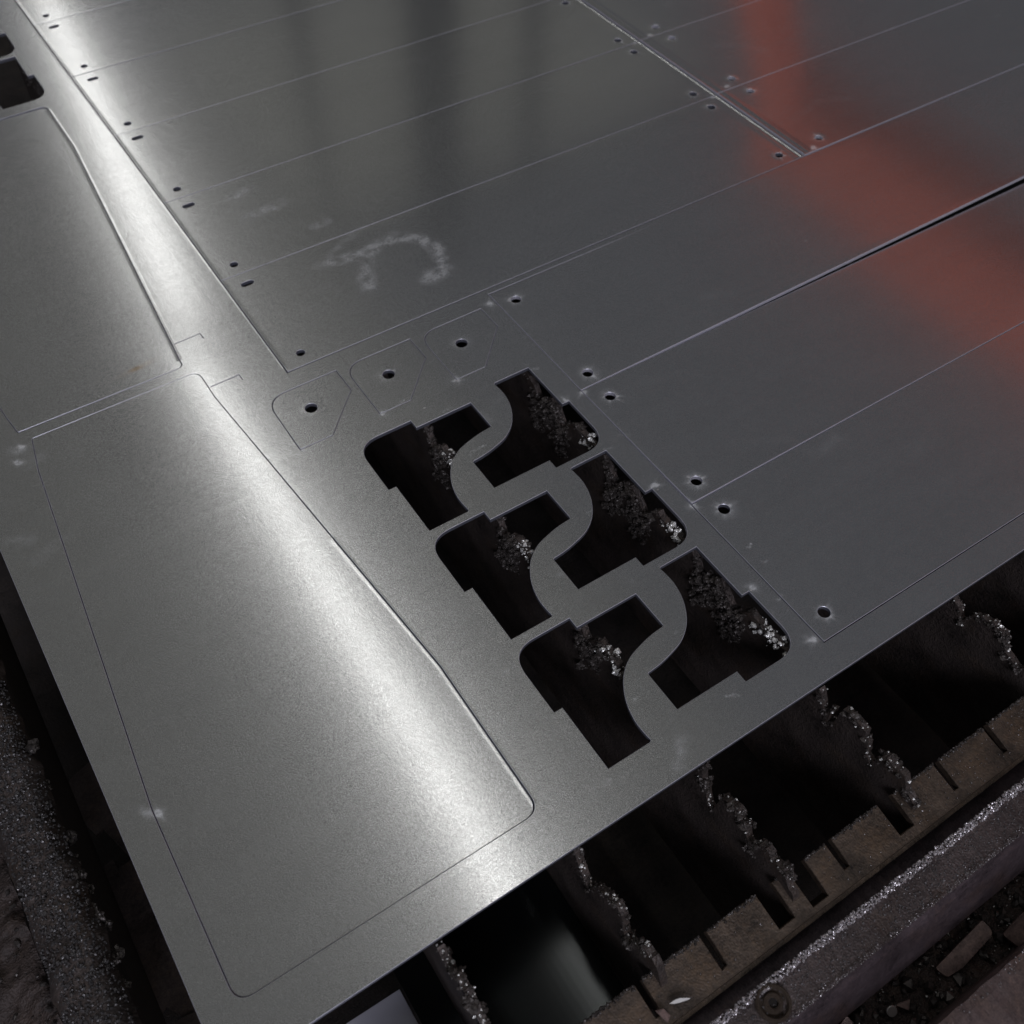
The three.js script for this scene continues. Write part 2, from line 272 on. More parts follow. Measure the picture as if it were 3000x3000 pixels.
// Outline with rounded corners: points are [x, z] or [x, z, radius].
function outline(pts, grow = 0) {
  const n = pts.length, out = [];
  let area = 0; for (let i = 0; i < n; i++) { const a = pts[i], b = pts[(i + 1) % n]; area += a[0] * b[1] - b[0] * a[1]; }
  const sgn = area > 0 ? 1 : -1, moved = [];
  for (let i = 0; i < n; i++) {                     // offset every side outwards by grow
    const p = pts[(i + n - 1) % n], c = pts[i], q = pts[(i + 1) % n];
    const e1 = [c[0] - p[0], c[1] - p[1]], e2 = [q[0] - c[0], q[1] - c[1]], l1 = Math.hypot(...e1), l2 = Math.hypot(...e2);
    const n1 = [sgn * e1[1] / l1, -sgn * e1[0] / l1], n2 = [sgn * e2[1] / l2, -sgn * e2[0] / l2], k = grow / Math.max(0.3, 1 + n1[0] * n2[0] + n1[1] * n2[1]);
    moved.push([c[0] + (n1[0] + n2[0]) * k, c[1] + (n1[1] + n2[1]) * k, c[2] ?? 0]);
  }
  for (let i = 0; i < n; i++) {
    const p = moved[(i + n - 1) % n], c = moved[i], q = moved[(i + 1) % n], r = c[2];
    if (!r) { out.push([c[0], c[1]]); continue; }
    const a = [p[0] - c[0], p[1] - c[1]], b = [q[0] - c[0], q[1] - c[1]], la = Math.hypot(...a), lb = Math.hypot(...b);
    const cosA = (a[0] * b[0] + a[1] * b[1]) / (la * lb), half = Math.acos(clamp(cosA, -1, 1)) / 2, t = Math.min(r / Math.tan(half), la * 0.48, lb * 0.48);
    const A = [c[0] + a[0] / la * t, c[1] + a[1] / la * t], B = [c[0] + b[0] / lb * t, c[1] + b[1] / lb * t], steps = r > 3 ? 10 : 4;
    for (let s = 0; s <= steps; s++) { const u = s / steps, v = 1 - u; out.push([v * v * A[0] + 2 * u * v * c[0] + u * u * B[0], v * v * A[1] + 2 * u * v * c[1] + u * u * B[1]]); }
  }
  return out;
}
const circle = (x, z, r, n = 28) => Array.from({ length: n }, (_, i) => [x + r * Math.cos(6.2832 * i / n), z + r * Math.sin(6.2832 * i / n)]);
const slot = (x, z, L, r) => { const o = []; for (let i = 0; i <= 8; i++) { const t = -Math.PI / 2 + Math.PI * i / 8; o.push([x + L / 2 - r + r * Math.cos(t), z + r * Math.sin(t)]); } for (let i = 0; i <= 8; i++) { const t = Math.PI / 2 + Math.PI * i / 8; o.push([x - L / 2 + r + r * Math.cos(t), z + r * Math.sin(t)]); } return o; };
// Sort the triangles into faces, chamfers and cut walls, one material group each.
function byFacing(g) {
  const p = g.attributes.position, n = g.attributes.normal, uv = g.attributes.uv, kinds = [[], [], []];
  for (let i = 0; i < p.count; i += 3) { const y = Math.abs(n.getY(i)); kinds[y > 0.95 ? 0 : y > 0.3 ? 1 : 2].push(i); }
  const P = new Float32Array(p.count * 3), N = new Float32Array(p.count * 3), U = new Float32Array(p.count * 2); let o = 0;
  const out = new THREE.BufferGeometry();
  kinds.forEach((list, k) => { const start = o; for (const i of list) for (let c = 0; c < 3; c++, o++) { P.set([p.getX(i + c), p.getY(i + c), p.getZ(i + c)], o * 3); N.set([n.getX(i + c), n.getY(i + c), n.getZ(i + c)], o * 3); U.set([uv.getX(i + c), uv.getY(i + c)], o * 2); } out.addGroup(start, o - start, k); });
  out.setAttribute('position', new THREE.BufferAttribute(P, 3)); out.setAttribute('normal', new THREE.BufferAttribute(N, 3)); out.setAttribute('uv', new THREE.BufferAttribute(U, 2)); return out;
}
// A piece of sheet: outline and holes in plan, top at y = 0, cut walls of their own material, origin at (cx, cz) on the underside.
function plate(outer, inner, cx, cz, t = T, bevel = 0.15) {
  const s = new THREE.Shape(P2(outer)); for (const h of inner) s.holes.push(new THREE.Path(P2(h)));
  const g = new THREE.ExtrudeGeometry(s, { depth: (t - 2 * bevel) * mm, bevelEnabled: true, bevelThickness: bevel * mm, bevelSize: bevel * mm, bevelOffset: -bevel * mm, bevelSegments: 1, curveSegments: 4 });
  g.translate(0, 0, bevel * mm); g.rotateX(-Math.PI / 2);
  const p = g.attributes.position, uv = g.attributes.uv;
  for (let i = 0; i < p.count; i++) uv.setXY(i, p.getX(i) / (UVS * mm), -p.getZ(i) / (UVS * mm));
  g.translate(-cx * mm, 0, -cz * mm);
  return byFacing(g);
}
function sheetPiece(name, label, category, outer, inner, { dy = 0, rx = 0, ry = 0, rz = 0, group, wall = shadedWall } = {}) {
  let x0 = 1e9, x1 = -1e9, z0 = 1e9, z1 = -1e9; for (const [x, z] of outer) { x0 = Math.min(x0, x); x1 = Math.max(x1, x); z0 = Math.min(z0, z); z1 = Math.max(z1, z); }
  const cx = (x0 + x1) / 2, cz = (z0 + z1) / 2, m = new THREE.Mesh(plate(outer, inner, cx, cz), [sheetTop, litSteel, wall]);
  m.position.set(cx * mm, (dy - T) * mm, cz * mm); m.rotation.set(rx, ry, rz);
  return put(m, name, label, category, group);
}
const KERF = 0.32;
// bracket cutouts: A (left) and B (right), B the half turn of A
const sCurve = new THREE.SplineCurve([[213, -121.9], [207.5, -120.9], [198.4, -118.2], [191.8, -113.7], [187.4, -108.2], [184.2, -101.6], [182.5, -94], [182.6, -87]].map(([x, z]) => new THREE.Vector2(x, z))).getPoints(36).map((p) => [p.x, p.y]);
const bracketA = [[188.1, -146.6], [188.1, -141.2], [218.8, -141.2], [218.8, -122.4, 0.8], ...sCurve, [183, -84.4, 1.2], [162.2, -84.4], [162.2, -114.6], [158.3, -114.6], [158.3, -146.6, 12]];
const bracketB = bracketA.map(([x, z, r]) => [2 * 208.75 - x + 0, -2 * 115.2 - z + 0, r]).map(([x, z, r]) => [x + 0.9, z - 0.3, r]);
const shift = (pts, dx, dz) => pts.map(([x, z, r]) => [x + dx, z + dz, r]);
const cutouts = [];
for (const dz of [-66.2, 0, 66.8]) { cutouts.push(outline(shift(bracketA, 0, dz)), outline(shift(bracketB, 0, dz))); }
for (const dz of [-508.8, -575, -641]) { cutouts.push(outline(shift(bracketB, -127.9, dz))); cutouts.push(outline(shift(bracketA, -127.9, dz))); }
// door shaped panels on the left
const doorF = [[12.2, -18.5, 6.5], [131.4, -18.5, 6.5], [131.3, -90, 20], [114.8, -279], [114.8, -299.6, 5.5], [31.5, -299.6, 1], [28.1, -279], [12.9, -96, 20]];
const doorB = [[27, -307.2, 1], [109.9, -307.2, 5.5], [110.3, -314], [127.1, -527, 20], [127.2, -582, 6], [8.5, -582, 6], [8.6, -527, 20], [25.3, -320]];
const doorC = [[8, -1010, 1], [127, -1010, 1], [127, -800], [8, -800]];
const tags = [0, 42.7, 86.2].map((dx) => [[135.2 + dx, -224.9], [152.2 + dx, -224.9], [173.4 + dx, -246.8], [173.3 + dx, -263, 0], [135.2 + dx, -263, 11]]);
const grid = []; for (let c = 0; c < 2; c++) for (let r = 0; r < 6; r++) grid.push({ c, r, pts: [[COLX[c], rowZ[r]], [COLX[c + 1], rowZ[r]], [COLX[c + 1], rowZ[r + 1]], [COLX[c], rowZ[r + 1]]] });
const strips = [0, 1, 2].map((i) => [[STRIPX[0], stripZ[i]], [STRIPX[1], stripZ[i]], [STRIPX[1], stripZ[i + 1] + (i === 1 ? 1.5 : 0)], [STRIPX[0], stripZ[i + 1]]]);
const slit = (pts, w = 0.4) => { const a = [], b = []; for (let i = 0; i < pts.length; i++) { const p = pts[Math.max(0, i - 1)], q = pts[Math.min(pts.length - 1, i + 1)], L = Math.hypot(q[0] - p[0], q[1] - p[1]), n = [-(q[1] - p[1]) / L * w / 2, (q[0] - p[0]) / L * w / 2]; a.push([pts[i][0] + n[0], pts[i][1] + n[1]]); b.unshift([pts[i][0] - n[0], pts[i][1] - n[1]]); } return [...a, ...b]; };

// the skeleton that is left round the parts
{
  const outer = [[0, 0], [960, 0], [960, -960], [0, -960]];
  const inner = [...cutouts, outline(doorF, KERF), outline(doorB, KERF), ...tags.map((t) => outline(t, KERF)),
    outline([[COLX[0], rowZ[0]], [COLX[2], rowZ[0]], [COLX[2], rowZ[6]], [COLX[0], rowZ[6]]], KERF), outline([[STRIPX[0], stripZ[0]], [STRIPX[1], stripZ[0]], [STRIPX[1], stripZ[3]], [STRIPX[0], stripZ[3]]], KERF),
    slit([[116, -286.3], [131.2, -286.6], [131.4, -282.4]]), slit([[112.4, -325], [126.6, -325.6], [126.8, -321.2]])];
  const m = new THREE.Mesh(plate(outer, inner, 480, -480), [sheetTop, litSteel, shadedWall]); m.position.set(480 * mm, -T * mm, -480 * mm);
  put(m, 'sheet_skeleton', 'grey steel sheet left round the parts, with rows of open S-shaped cutouts', 'metal sheet');
}
sheetPiece('cut_panel', 'large grey panel with tapered sides and rounded corners at the front left of the sheet', 'metal panel', outline(doorF), [], { dy: -0.35, rx: 0.004, rz: 0.0005 });
sheetPiece('cut_panel', 'tapered grey panel behind the large front left one, at the left edge of the photo', 'metal panel', outline(doorB), [], { dy: -0.2, rx: -0.002, rz: -0.003 });
const nth = ['frontmost', 'second from the front', 'third from the front', 'fourth from the front', 'fifth from the front', 'farthest'];
for (const { c, r, pts } of grid) {
  const inner = [], z0 = rowZ[r], z1 = rowZ[r + 1];
  if (c === 0) { inner.push(circle(164.2, z0 - 9.2, 2.3), slot(163.8, z1 + 9.6, 7.4, 1.9), circle(491.8, z0 - 9.4, 2.5), circle(491.8, z1 + 9.4, 2.5)); } else { inner.push(circle(525.2, z0 - 9.4, 2.5), circle(525.2, z1 + 9.4, 2.5)); }
  sheetPiece('rectangular_panel', `long grey rectangular panel, ${nth[r]} in the ${c ? 'right row behind the ridge' : 'row left of the ridge'}`, 'metal panel', outline(pts, -KERF * 0.6), inner, { dy: (c ? 0.35 : 0) + rr(-0.05, 0.05), rx: rr(-0.0012, 0.0012), rz: (c ? -0.0026 : 0) + rr(-0.0005, 0.0005), wall: c ? litSteel : shadedWall, group: c ? 'rectangular panels right of the ridge' : 'rectangular panels left of the ridge' });  // walls right of the ridge take the brightened copy, as if lit
}
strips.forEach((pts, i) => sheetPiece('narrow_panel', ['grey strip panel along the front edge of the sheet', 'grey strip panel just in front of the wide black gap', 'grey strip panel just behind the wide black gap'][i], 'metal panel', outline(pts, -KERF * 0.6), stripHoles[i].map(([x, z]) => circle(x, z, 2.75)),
  { dy: [-0.05, -0.45, 1.25][i], rx: [0, -0.012, 0][i], rz: [0, -0.0036, 0.0078][i], wall: i ? litSteel : shadedWall, group: 'strip panels at the right front of the sheet' }));  // walls of the two rear strips take the brightened copy, as if lit
tags.forEach((t, i) => sheetPiece('bracket_tag', ['small grey tag with one hole, leftmost of three, nearest the big panel', 'small grey tag with one hole, middle of three', 'small grey tag with one hole, rightmost and farthest of three'][i], 'metal tag', outline(t), [circle(...tagHoles[i], 3.1)], { dy: -0.1, rx: 0.002 * (i - 1), rz: -0.002, group: 'small holed tags above the S-shaped cutouts' }));

// ---------------------------------------------------------------- slag lumps and grit
const lumpShapes = Array.from({ length: 6 }, (_, k) => { const g = new THREE.IcosahedronGeometry(1, 2), p = g.attributes.position; for (let i = 0; i < p.count; i++) { const x = p.getX(i), y = p.getY(i), z = p.getZ(i), s = 0.95 + 0.9 * nz(x * 1.2 + k * 9, y * 1.2, z * 1.2) + 0.55 * nz(x * 3.4 + k * 5, y * 3.4, z * 3.4); p.setXYZ(i, x * s, y * s, z * s); } g.deleteAttribute('uv'); g.computeVertexNormals(); return g; });
function lumps(list) {                              // [[x, y, z, r, squash]] in mm -> one geometry
  const gs = list.map(([x, y, z, r, q = 1]) => { const g = lumpShapes[Math.floor(rnd() * 6)].clone(); g.rotateX(rr(0, 6)); g.rotateZ(rr(0, 6)); g.scale(r * mm * rr(0.7, 1.3), r * mm * q, r * mm * rr(0.7, 1.3)); g.translate(x * mm, y * mm, z * mm); return g; });
  return mergeGeometries(gs);
}
const gritGeo = new THREE.IcosahedronGeometry(1, 0); { const p = gritGeo.attributes.position; for (let i = 0; i < p.count; i++) { const s = 1 + 0.6 * nz(p.getX(i) * 2, p.getY(i) * 2, p.getZ(i) * 2); p.setXYZ(i, p.getX(i) * s, p.getY(i) * s, p.getZ(i) * s); } gritGeo.computeVertexNormals(); }
function gritField(parent, name, n, mat, at) {       // at() -> [x, y, z, r] in mm
  const im = new THREE.InstancedMesh(gritGeo, mat, n), m4 = new THREE.Matrix4(), q = new THREE.Quaternion(), e = new THREE.Euler();
  for (let i = 0; i < n; i++) { const [x, y, z, r] = at(i); e.set(rr(0, 6), rr(0, 6), rr(0, 6)); q.setFromEuler(e); m4.compose(new THREE.Vector3(x * mm, y * mm, z * mm), q, new THREE.Vector3(r * mm * rr(0.6, 1.5), r * mm * rr(0.5, 1.1), r * mm * rr(0.6, 1.4))); im.setMatrixAt(i, m4); }
  im.name = name; im.userData.kind = 'stuff'; im.castShadow = im.receiveShadow = true; parent.add(im); return im;
}

// ---------------------------------------------------------------- support slats
const slatFronts = {                                 // [z, top] of the bare front end, mm
  258: [[1, -8], [6, -19], [8, -12], [8.8, -20], [11, -18], [12, -4], [19, -2.8], [24, -3], [24.8, -9], [27, -8], [29, -16], [32, -18], [34, -7], [36, -4.5], [38, -5.5], [45, -4.6], [49, -12], [53, -14], [57, -24]],
  195.5: [[0, -4], [2, -12], [5, -16], [9, -25], [11, -24], [12.5, -9], [19, -4], [22, -4.5], [23, -9], [26, -6], [28, -13], [32, -17], [34, -8], [38, -6], [41, -9], [46, -5.5], [50, -12], [54, -15], [57, -24]],
  137: [[4, -18], [9, -24], [13, -12], [18, -8], [23, -4], [27, -6], [31, -20], [36, -14], [39, -6], [44, -5], [48, -9], [53, -20], [56, -25]],
  78: [[2, -14], [8, -16], [12, -5], [18, -4], [24, -9], [30, -15], [36, -8], [44, -5], [50, -14], [56, -22]],
  340: [[2, -12], [6, -18], [9, -9], [14, -6], [18, -4], [24, -5], [28, -13], [36, -16], [40, -6], [46, -5], [52, -14], [56, -22]],
};
// where the laser has left heaps of slag: [z of the middle, half length] along each slat
const heaps = { 195.5: [[-187, 6], [-124, 8], [-108, 7], [-60, 8], [-42, 8]], 258: [[-160, 7], [-96, 8], [-33, 8], [-24, 6]], 137: [[-620, 8], [-660, 8]], 78: [[-640, 8]], 340: [], 400: [], 460: [] };
const crumbly = { 258: [[-205, -178], [-140, -112], [-74, -46]], 195.5: [[-200, -190], [-140, -128], [-76, -66]], 137: [[-690, -600]] };
const slatLabels = {
  258: 'scorched support slat running under the right-hand S cutouts to the comb', 195.5: 'scorched support slat under the left-hand S cutouts, ending beside the wide slot of the comb', 137: 'jagged dark slat that ends at the left of the comb beside the shiny offcut',
  78: 'jagged dark slat leftmost under the front edge of the sheet', 340: 'jagged scorched slat farthest right below the front edge of the sheet', 400: 'dark support slat under the right half of the sheet', 460: 'dark support slat farthest right under the sheet',
};
for (const x0 of [78, 137, 195.5, 258, 340, 400, 460]) {
  const front = slatFronts[x0] ?? [[2, -12], [12, -5], [24, -14], [36, -5], [48, -12], [56, -22]], top = [];
  for (let z = -720; z < 0; z += 2.2) {
    const ph = ((z + x0 * 1.7) / 21.5) % 1, f = ph < 0 ? ph + 1 : ph, tooth = Math.abs(f - 0.5) * 2;
    let y = -3.2 - 11 * Math.pow(tooth, 1.5) + 5 * fbm(z / 5, x0, 0, 3) - 2;
    for (const [hz, hw] of heaps[x0] ?? []) if (Math.abs(z - hz) < hw) y = Math.max(y, -6);
    top.push([z, Math.min(-2.9, y)]);
  }
  for (let i = 0; i < front.length; i++) { top.push(front[i]); if (i + 1 < front.length) { const [a, b] = front[i], [c, e] = front[i + 1]; for (const t of [0.35, 0.7]) top.push([a + (c - a) * t, Math.min(-2.6, b + (e - b) * t + rr(-0.9, 0.9))]); } }
  top.push([59, -30], [60.5, -40], [60.5, -46], [52, -48]);
  const pts = [...top, [48, -95], [-720, -95]];
  const s = new THREE.Shape(pts.map(([z, y]) => new THREE.Vector2(z * mm, y * mm)));
  const g = new THREE.ExtrudeGeometry(s, { depth: 3 * mm, bevelEnabled: false }); g.rotateY(-Math.PI / 2); g.translate(1.5 * mm, 0.095, 0);
  const slat = new THREE.Group(); slat.position.set(x0 * mm, -0.095, 0);
  put(slat, 'support_slat', slatLabels[x0], 'support slat', 'support slats of the cutting bed');
  part(slat, 'blade', g, M.slat);
  const dull = [], shiny = [], dy = 95;
  const topAt = (z) => { let k = 0; while (k + 2 < top.length && top[k + 1][0] < z) k++; const [a, b] = top[k], [c, e] = top[k + 1]; return b + (e - b) * clamp((z - a) / ((c - a) || 1)); };
  for (let z = -700; z < 50; z += 1.5) { if (z < -220 && !(x0 < 150 && z < -560)) continue; const t = topAt(z); if (z > 40 && rnd() < 0.7) continue; for (let k = 0; k < 5; k++) dull.push([rr(-1.7, 1.5), Math.min(t + rr(-2.4, 0), -3.4) + dy, z + rr(-0.8, 0.8), rr(0.25, 0.6) + 1.7 * Math.pow(rnd(), 8), rr(0.4, 1)]); if (z > -2) for (let k = 0; k < 3; k++) (rnd() < 0.4 ? shiny : dull).push([rr(-1.6, 1.6), Math.min(t + rr(-0.3, 0.25), -3.1) + dy, z + rr(-0.8, 0.8), rr(0.18, 0.42)]); }
  for (const [a, b] of crumbly[x0] ?? []) for (let k = 0; k < (b - a) * 14; k++) { const z = rr(a - 3, b + 3), d = Math.pow(rnd(), 1.2) * 24; dull.push([rr(-2.6, -1) - (d < 9 ? rr(0, 1.8) : 0), Math.min(-4, topAt(z) - d) + dy, z, 0.3 + 1.5 * Math.pow(rnd(), 3), rr(0.4, 0.9)]); }
  for (const [hz, hw] of heaps[x0] ?? []) for (let k = 0; k < hw * 10; k++) { const t = rr(-1, 1), z = hz + t * hw, r = 0.25 + 1.0 * Math.pow(rnd(), 2.5); shiny.push([rr(-2.4, 2), -4 - Math.abs(t) * 4 - Math.pow(rnd(), 2) * 7 + dy, z, r]); }
  for (let k = 0; k < 9; k++) { const z = rr(0, 52); shiny.push([rr(-1.2, 1.2), Math.min(topAt(z), -3.2) + rr(-1, 0.3) + dy, z, rr(0.35, 0.8)]); }
  for (const [z, y] of front) if (rnd() < 0.35) for (let k = 0; k < 8; k++) (k < 6 ? dull : shiny).push([rr(-2.4, 2.2), y + rr(-2.5, -0.4) + dy, z + rr(-2, 2), k < 6 ? rr(0.4, 1.5) : rr(0.25, 0.55)]);
  part(slat, 'scorched_crust', lumps(dull), M.crust, 'stuff');
  part(slat, 'slag_beads', lumps(shiny), M.slag, 'stuff');
}

// ---------------------------------------------------------------- floor under the bed
{
  const g = new THREE.PlaneGeometry(2.4, 2.4, 1, 1); g.rotateX(-Math.PI / 2);
  const uv = g.attributes.uv; for (let i = 0; i < uv.count; i++) uv.setXY(i, uv.getX(i) * 2.4, uv.getY(i) * 2.4);
  const f = new THREE.Mesh(g, M.floor); f.position.set(0.4, -0.17, -0.4); put(f, 'floor', 'sooty dark floor below the cutting bed', 'floor', null, 'structure');
}
// ---------------------------------------------------------------- front of the bed: comb, trough bar, debris, corner plate
function profileAlongX(pts, x0, x1, ragged = 0, step = 2.5) {   // pts [z, y] in mm, closed; extruded along x with a slightly uneven skin
  const n = Math.max(2, Math.ceil((x1 - x0) / step)), pos = [], uv = [], idx = [], m = pts.length;
  for (let i = 0; i <= n; i++) { const x = x0 + (x1 - x0) * i / n; let u = 0; for (let j = 0; j <= m; j++) { const [z, y] = pts[j % m], k = j % m; if (j) u += Math.hypot(z - pts[j - 1][0], y - pts[j - 1][1]); const a = ragged * fbm(x / 6, k * 5.3, 1, 3), b = ragged * fbm(x / 5, k * 3.1, 7, 3); pos.push(x * mm, (y + a) * mm, (z + b) * mm); uv.push(x * mm, u * mm); } }
  for (let i = 0; i < n; i++) for (let j = 0; j < m; j++) { const a = i * (m + 1) + j, b = a + m + 1; idx.push(a, b, a + 1, b, b + 1, a + 1); }
  const g = new THREE.BufferGeometry(); g.setAttribute('position', new THREE.Float32BufferAttribute(pos, 3)); g.setAttribute('uv', new THREE.Float32BufferAttribute(uv, 2)); g.setIndex(idx);
  const f = g.toNonIndexed(); f.computeVertexNormals(); return f;
}
{
  // comb plate: notches open to its back edge
  const grp = new THREE.Group(); grp.position.set(0, -0.016, 0.046); grp.rotation.x = 0.2;
  put(grp, 'comb_plate', 'brown rusty comb plate with narrow slots holding the slat ends', 'comb plate');
  const notches = [[129.5, 3, 12.5], [158.6, 3, 12.8], [187.5, 8, 13.4], [203.2, 8, 14.6], [219.6, 3.2, 11.2], [249.5, 8, 13.4], [277.8, 3, 12], [306.5, 3, 12], [336.5, 4, 12.5], [366, 3, 12], [100, 3, 12], [70.5, 4, 12]].sort((a, b) => b[0] - a[0]);
  const pts = [[20, 17], [420, 17], [420, 0]]; let last = 420;
  const ragged = (a, b) => { for (let x = a - 1.2; x > b + 0.6; x -= 1.2) pts.push([x, rr(-0.5, 0.4)]); };
  for (const [x, w, d] of notches) { ragged(last, x + w / 2); pts.push([x + w / 2, rr(-0.3, 0.4)], [x + w / 2 - 0.2, d + rr(-0.3, 0.3)], [x - w / 2 + 0.2, d + rr(-0.3, 0.3)], [x - w / 2, rr(-0.3, 0.4)]); last = x - w / 2; }
  ragged(last, 20); pts.push([20, 0]);
  const s = new THREE.Shape(pts.map(([x, z]) => new THREE.Vector2(x * mm, -z * mm)));
  const g = new THREE.ExtrudeGeometry(s, { depth: 3 * mm, bevelEnabled: true, bevelSize: 0.25 * mm, bevelThickness: 0.25 * mm, bevelOffset: -0.25 * mm, bevelSegments: 1 }); g.rotateX(-Math.PI / 2); g.translate(0, -3.2 * mm, 0);
  part(grp, 'plate', g, M.comb);
  part(grp, 'front_lip', profileAlongX([[15.5, -0.6], [18.5, -1], [18.5, -26], [15.5, -26]], 20, 420, 0.3), M.comb);
  const free = (x, z) => notches.every(([nx, w, d]) => Math.abs(x - nx) > w / 2 + 0.3 || z > d + 0.4);
  gritField(grp, 'edge_grit', 1500, M.darkSlag, () => { let x, z; do { x = rr(20, 400); z = Math.abs(rr(-1, 1) * rr(0, 1.6)) - 0.3; } while (!free(x, z)); return [x, rr(-0.4, 0.5), z, rr(0.2, 0.65)]; });
  gritField(grp, 'loose_grit', 420, M.grit, () => { let x, z; do { x = rnd() < 0.5 ? rr(20, 400) : rr(255, 400); z = rr(0, 16); } while (!free(x, z)); return [x, 0.25, z, rr(0.12, 0.34)]; });
}
{
  const grp = new THREE.Group(); grp.position.set(0, -0.036, 0.064);
  put(grp, 'trough', 'dark empty channel between the comb plate and the thick bar', 'channel');
  part(grp, 'channel_floor', profileAlongX([[-1, 0], [7, 0], [7, -4], [-1, -4]], 20, 440, 0.3), M.barSide);
}
{
  const grp = new THREE.Group(); grp.position.set(0, -0.042, 0.0775);
  put(grp, 'edge_bar', 'thick dark steel bar crusted with grit, bolted along the front of the bed', 'steel bar');
  // profile round the bar, z and y from its base
  part(grp, 'bar', profileAlongX([[-7.6, 0], [-7.6, 27], [-6.8, 29.4], [-5.2, 29.8], [-4.2, 28.9], [4.4, 28.9], [5.6, 29.3], [6.6, 28.2]], 60, 440, 0.55, 1.6), M.bar);
  part(grp, 'sloped_side', profileAlongX([[6.5, 28], [9, 24], [16, 4], [16, 0], [6.5, 0]], 60, 440, 0.25), M.barSide);
  gritField(grp, 'crust_ridge', 5200, M.ridge, () => [rr(60, 420), 29.7 + rr(-0.8, 0.7), -6.2 + rr(-1.4, 1.2), rr(0.22, 0.62)]);
  gritField(grp, 'crust_ridge', 1700, M.grit, () => [rr(60, 420), 29 + rr(-0.6, 0.3), 5.8 + rr(-0.8, 0.7), rr(0.15, 0.42)]);
  gritField(grp, 'loose_grit', 2400, M.barGrit, () => [rr(60, 420), 29.0, rr(-5, 5.4), rr(0.12, 0.4)]);
  const bolt = new THREE.Group(); bolt.name = 'bolt'; bolt.position.set(0.1632, 0.0288, -0.0008); grp.add(bolt);
  const ringPts = [[1.6, 0.1], [1.7, 1.1], [2.9, 1.3], [3.4, 0.9], [3.6, 0.05], [4.7, 0.05], [4.9, 1.5], [5.4, 1.9], [6.1, 1.6], [6.5, -0.4]].map(([r, y]) => new THREE.Vector2(r * mm, y * mm));
  part(bolt, 'bolt_head', new THREE.LatheGeometry(ringPts, 40), M.comb);
  part(bolt, 'hex_socket', new THREE.CylinderGeometry(2.1 * mm, 1.9 * mm, 0.3 * mm, 6).translate(0, 0.05 * mm, 0), M.floor);
}
function bumpyGround(x0, x1, z0, z1, step, amp, f, base) {
  const nx = Math.ceil((x1 - x0) / step), nzz = Math.ceil((z1 - z0) / step), g = new THREE.PlaneGeometry((x1 - x0) * mm, (z1 - z0) * mm, nx, nzz); g.rotateX(-Math.PI / 2);
  const p = g.attributes.position, uv = g.attributes.uv;
  for (let i = 0; i < p.count; i++) { const x = p.getX(i) / mm, z = p.getZ(i) / mm; p.setY(i, amp * mm * (fbm(x / f + base, z / f, 2, 4) + 0.6 * Math.abs(fbm(x / f * 2.3, z / f * 2.3, base, 3)))); uv.setXY(i, x * mm, z * mm); }
  g.computeVertexNormals(); return g;
}
{
  const g = new THREE.Group(); g.position.set(0.26, -0.046, 0.104);
  put(g, 'slag_ground', 'dark brown caked slag and grit filling the gap beside the bar', 'slag', null, 'stuff');
  const m = part(g, 'caked_slag', bumpyGround(-170, 170, -12, 14, 0.9, 4, 7, 3), M.debris, 'stuff');
  gritField(g, 'slag_lumps', 900, M.darkSlag, () => [rr(-120, 150), rr(-0.5, 1.5), rr(-11, 12), Math.pow(rnd(), 3) * 2.4 + 0.4]);
  gritField(g, 'bright_grit', 260, M.slag, () => [rr(-120, 150), rr(0.2, 2), rr(-11, 10), rr(0.15, 0.45)]);
  const p = new THREE.Group(); p.position.set(0.26, -0.06, 0.1115);
  put(p, 'corner_plate', 'flat rusty brown plate in the bottom right corner', 'steel plate');
  part(p, 'plate', profileAlongX([[0, 0], [-0.3, 40], [0.6, 42.5], [4, 43.2], [60, 43.6], [60, 0]], -180, 180, 0.7, 1.8), M.plate);
  gritField(p, 'edge_grit', 700, M.grit, () => [rr(-160, 160), 43 + rr(-0.6, 0.3), 2 + rr(-1.5, 2.2), rr(0.15, 0.45)]);
}
// loose scraps
function flatScrap(name, label, cat, outer, t, pos, rot, mat, group) {
  const s = new THREE.Shape(outer.map(([x, z]) => new THREE.Vector2(x * mm, -z * mm)));
  const g = new THREE.ExtrudeGeometry(s, { depth: t * mm, bevelEnabled: true, bevelSize: 0.12 * mm, bevelThickness: 0.12 * mm, bevelSegments: 1 }); g.rotateX(-Math.PI / 2);
  const m = new THREE.Mesh(g, mat); m.position.set(pos[0] * mm, pos[1] * mm, pos[2] * mm); m.rotation.set(...rot); return put(m, name, label, cat, group);
}
flatScrap('scrap_strip', 'flat brown scrap strip with a rounded end lying in the slag beside the bar', 'metal scrap', outline([[-14, -3.2, 1], [13, -3.2, 1], [13, 2.6, 3], [-6, 3, 6], [-13, 1.6, 2]]), 1, [246, -42, 101.5], [0.15, 0.1, 0.1], M.scrap);
flatScrap('scrap_disc', 'small pale punched disc lying in the slag near the bottom right corner', 'metal disc', circle(0, 0, 1.9), 0.6, [207, -42, 101], [0.5, 0.3, 0.2], M.bright);
flatScrap('scrap_chip', 'brown triangular scrap chip beside the pale disc', 'metal scrap', [[-2.5, -1.2], [3.2, 0.2], [0.6, 2.8]], 0.7, [212, -42, 101.5], [0.3, 0, 0.1], M.scrap);
flatScrap('scrap_chip', 'curved brown scrap at the foot of the bar near the bottom edge of the photo', 'metal scrap', outline([[-4, -1.5, 1], [4, -3, 0.5], [4, 1.4, 3], [-3, 3, 2]]), 0.8, [188, -42, 96], [0.4, 0.2, 0.3], M.scrap);
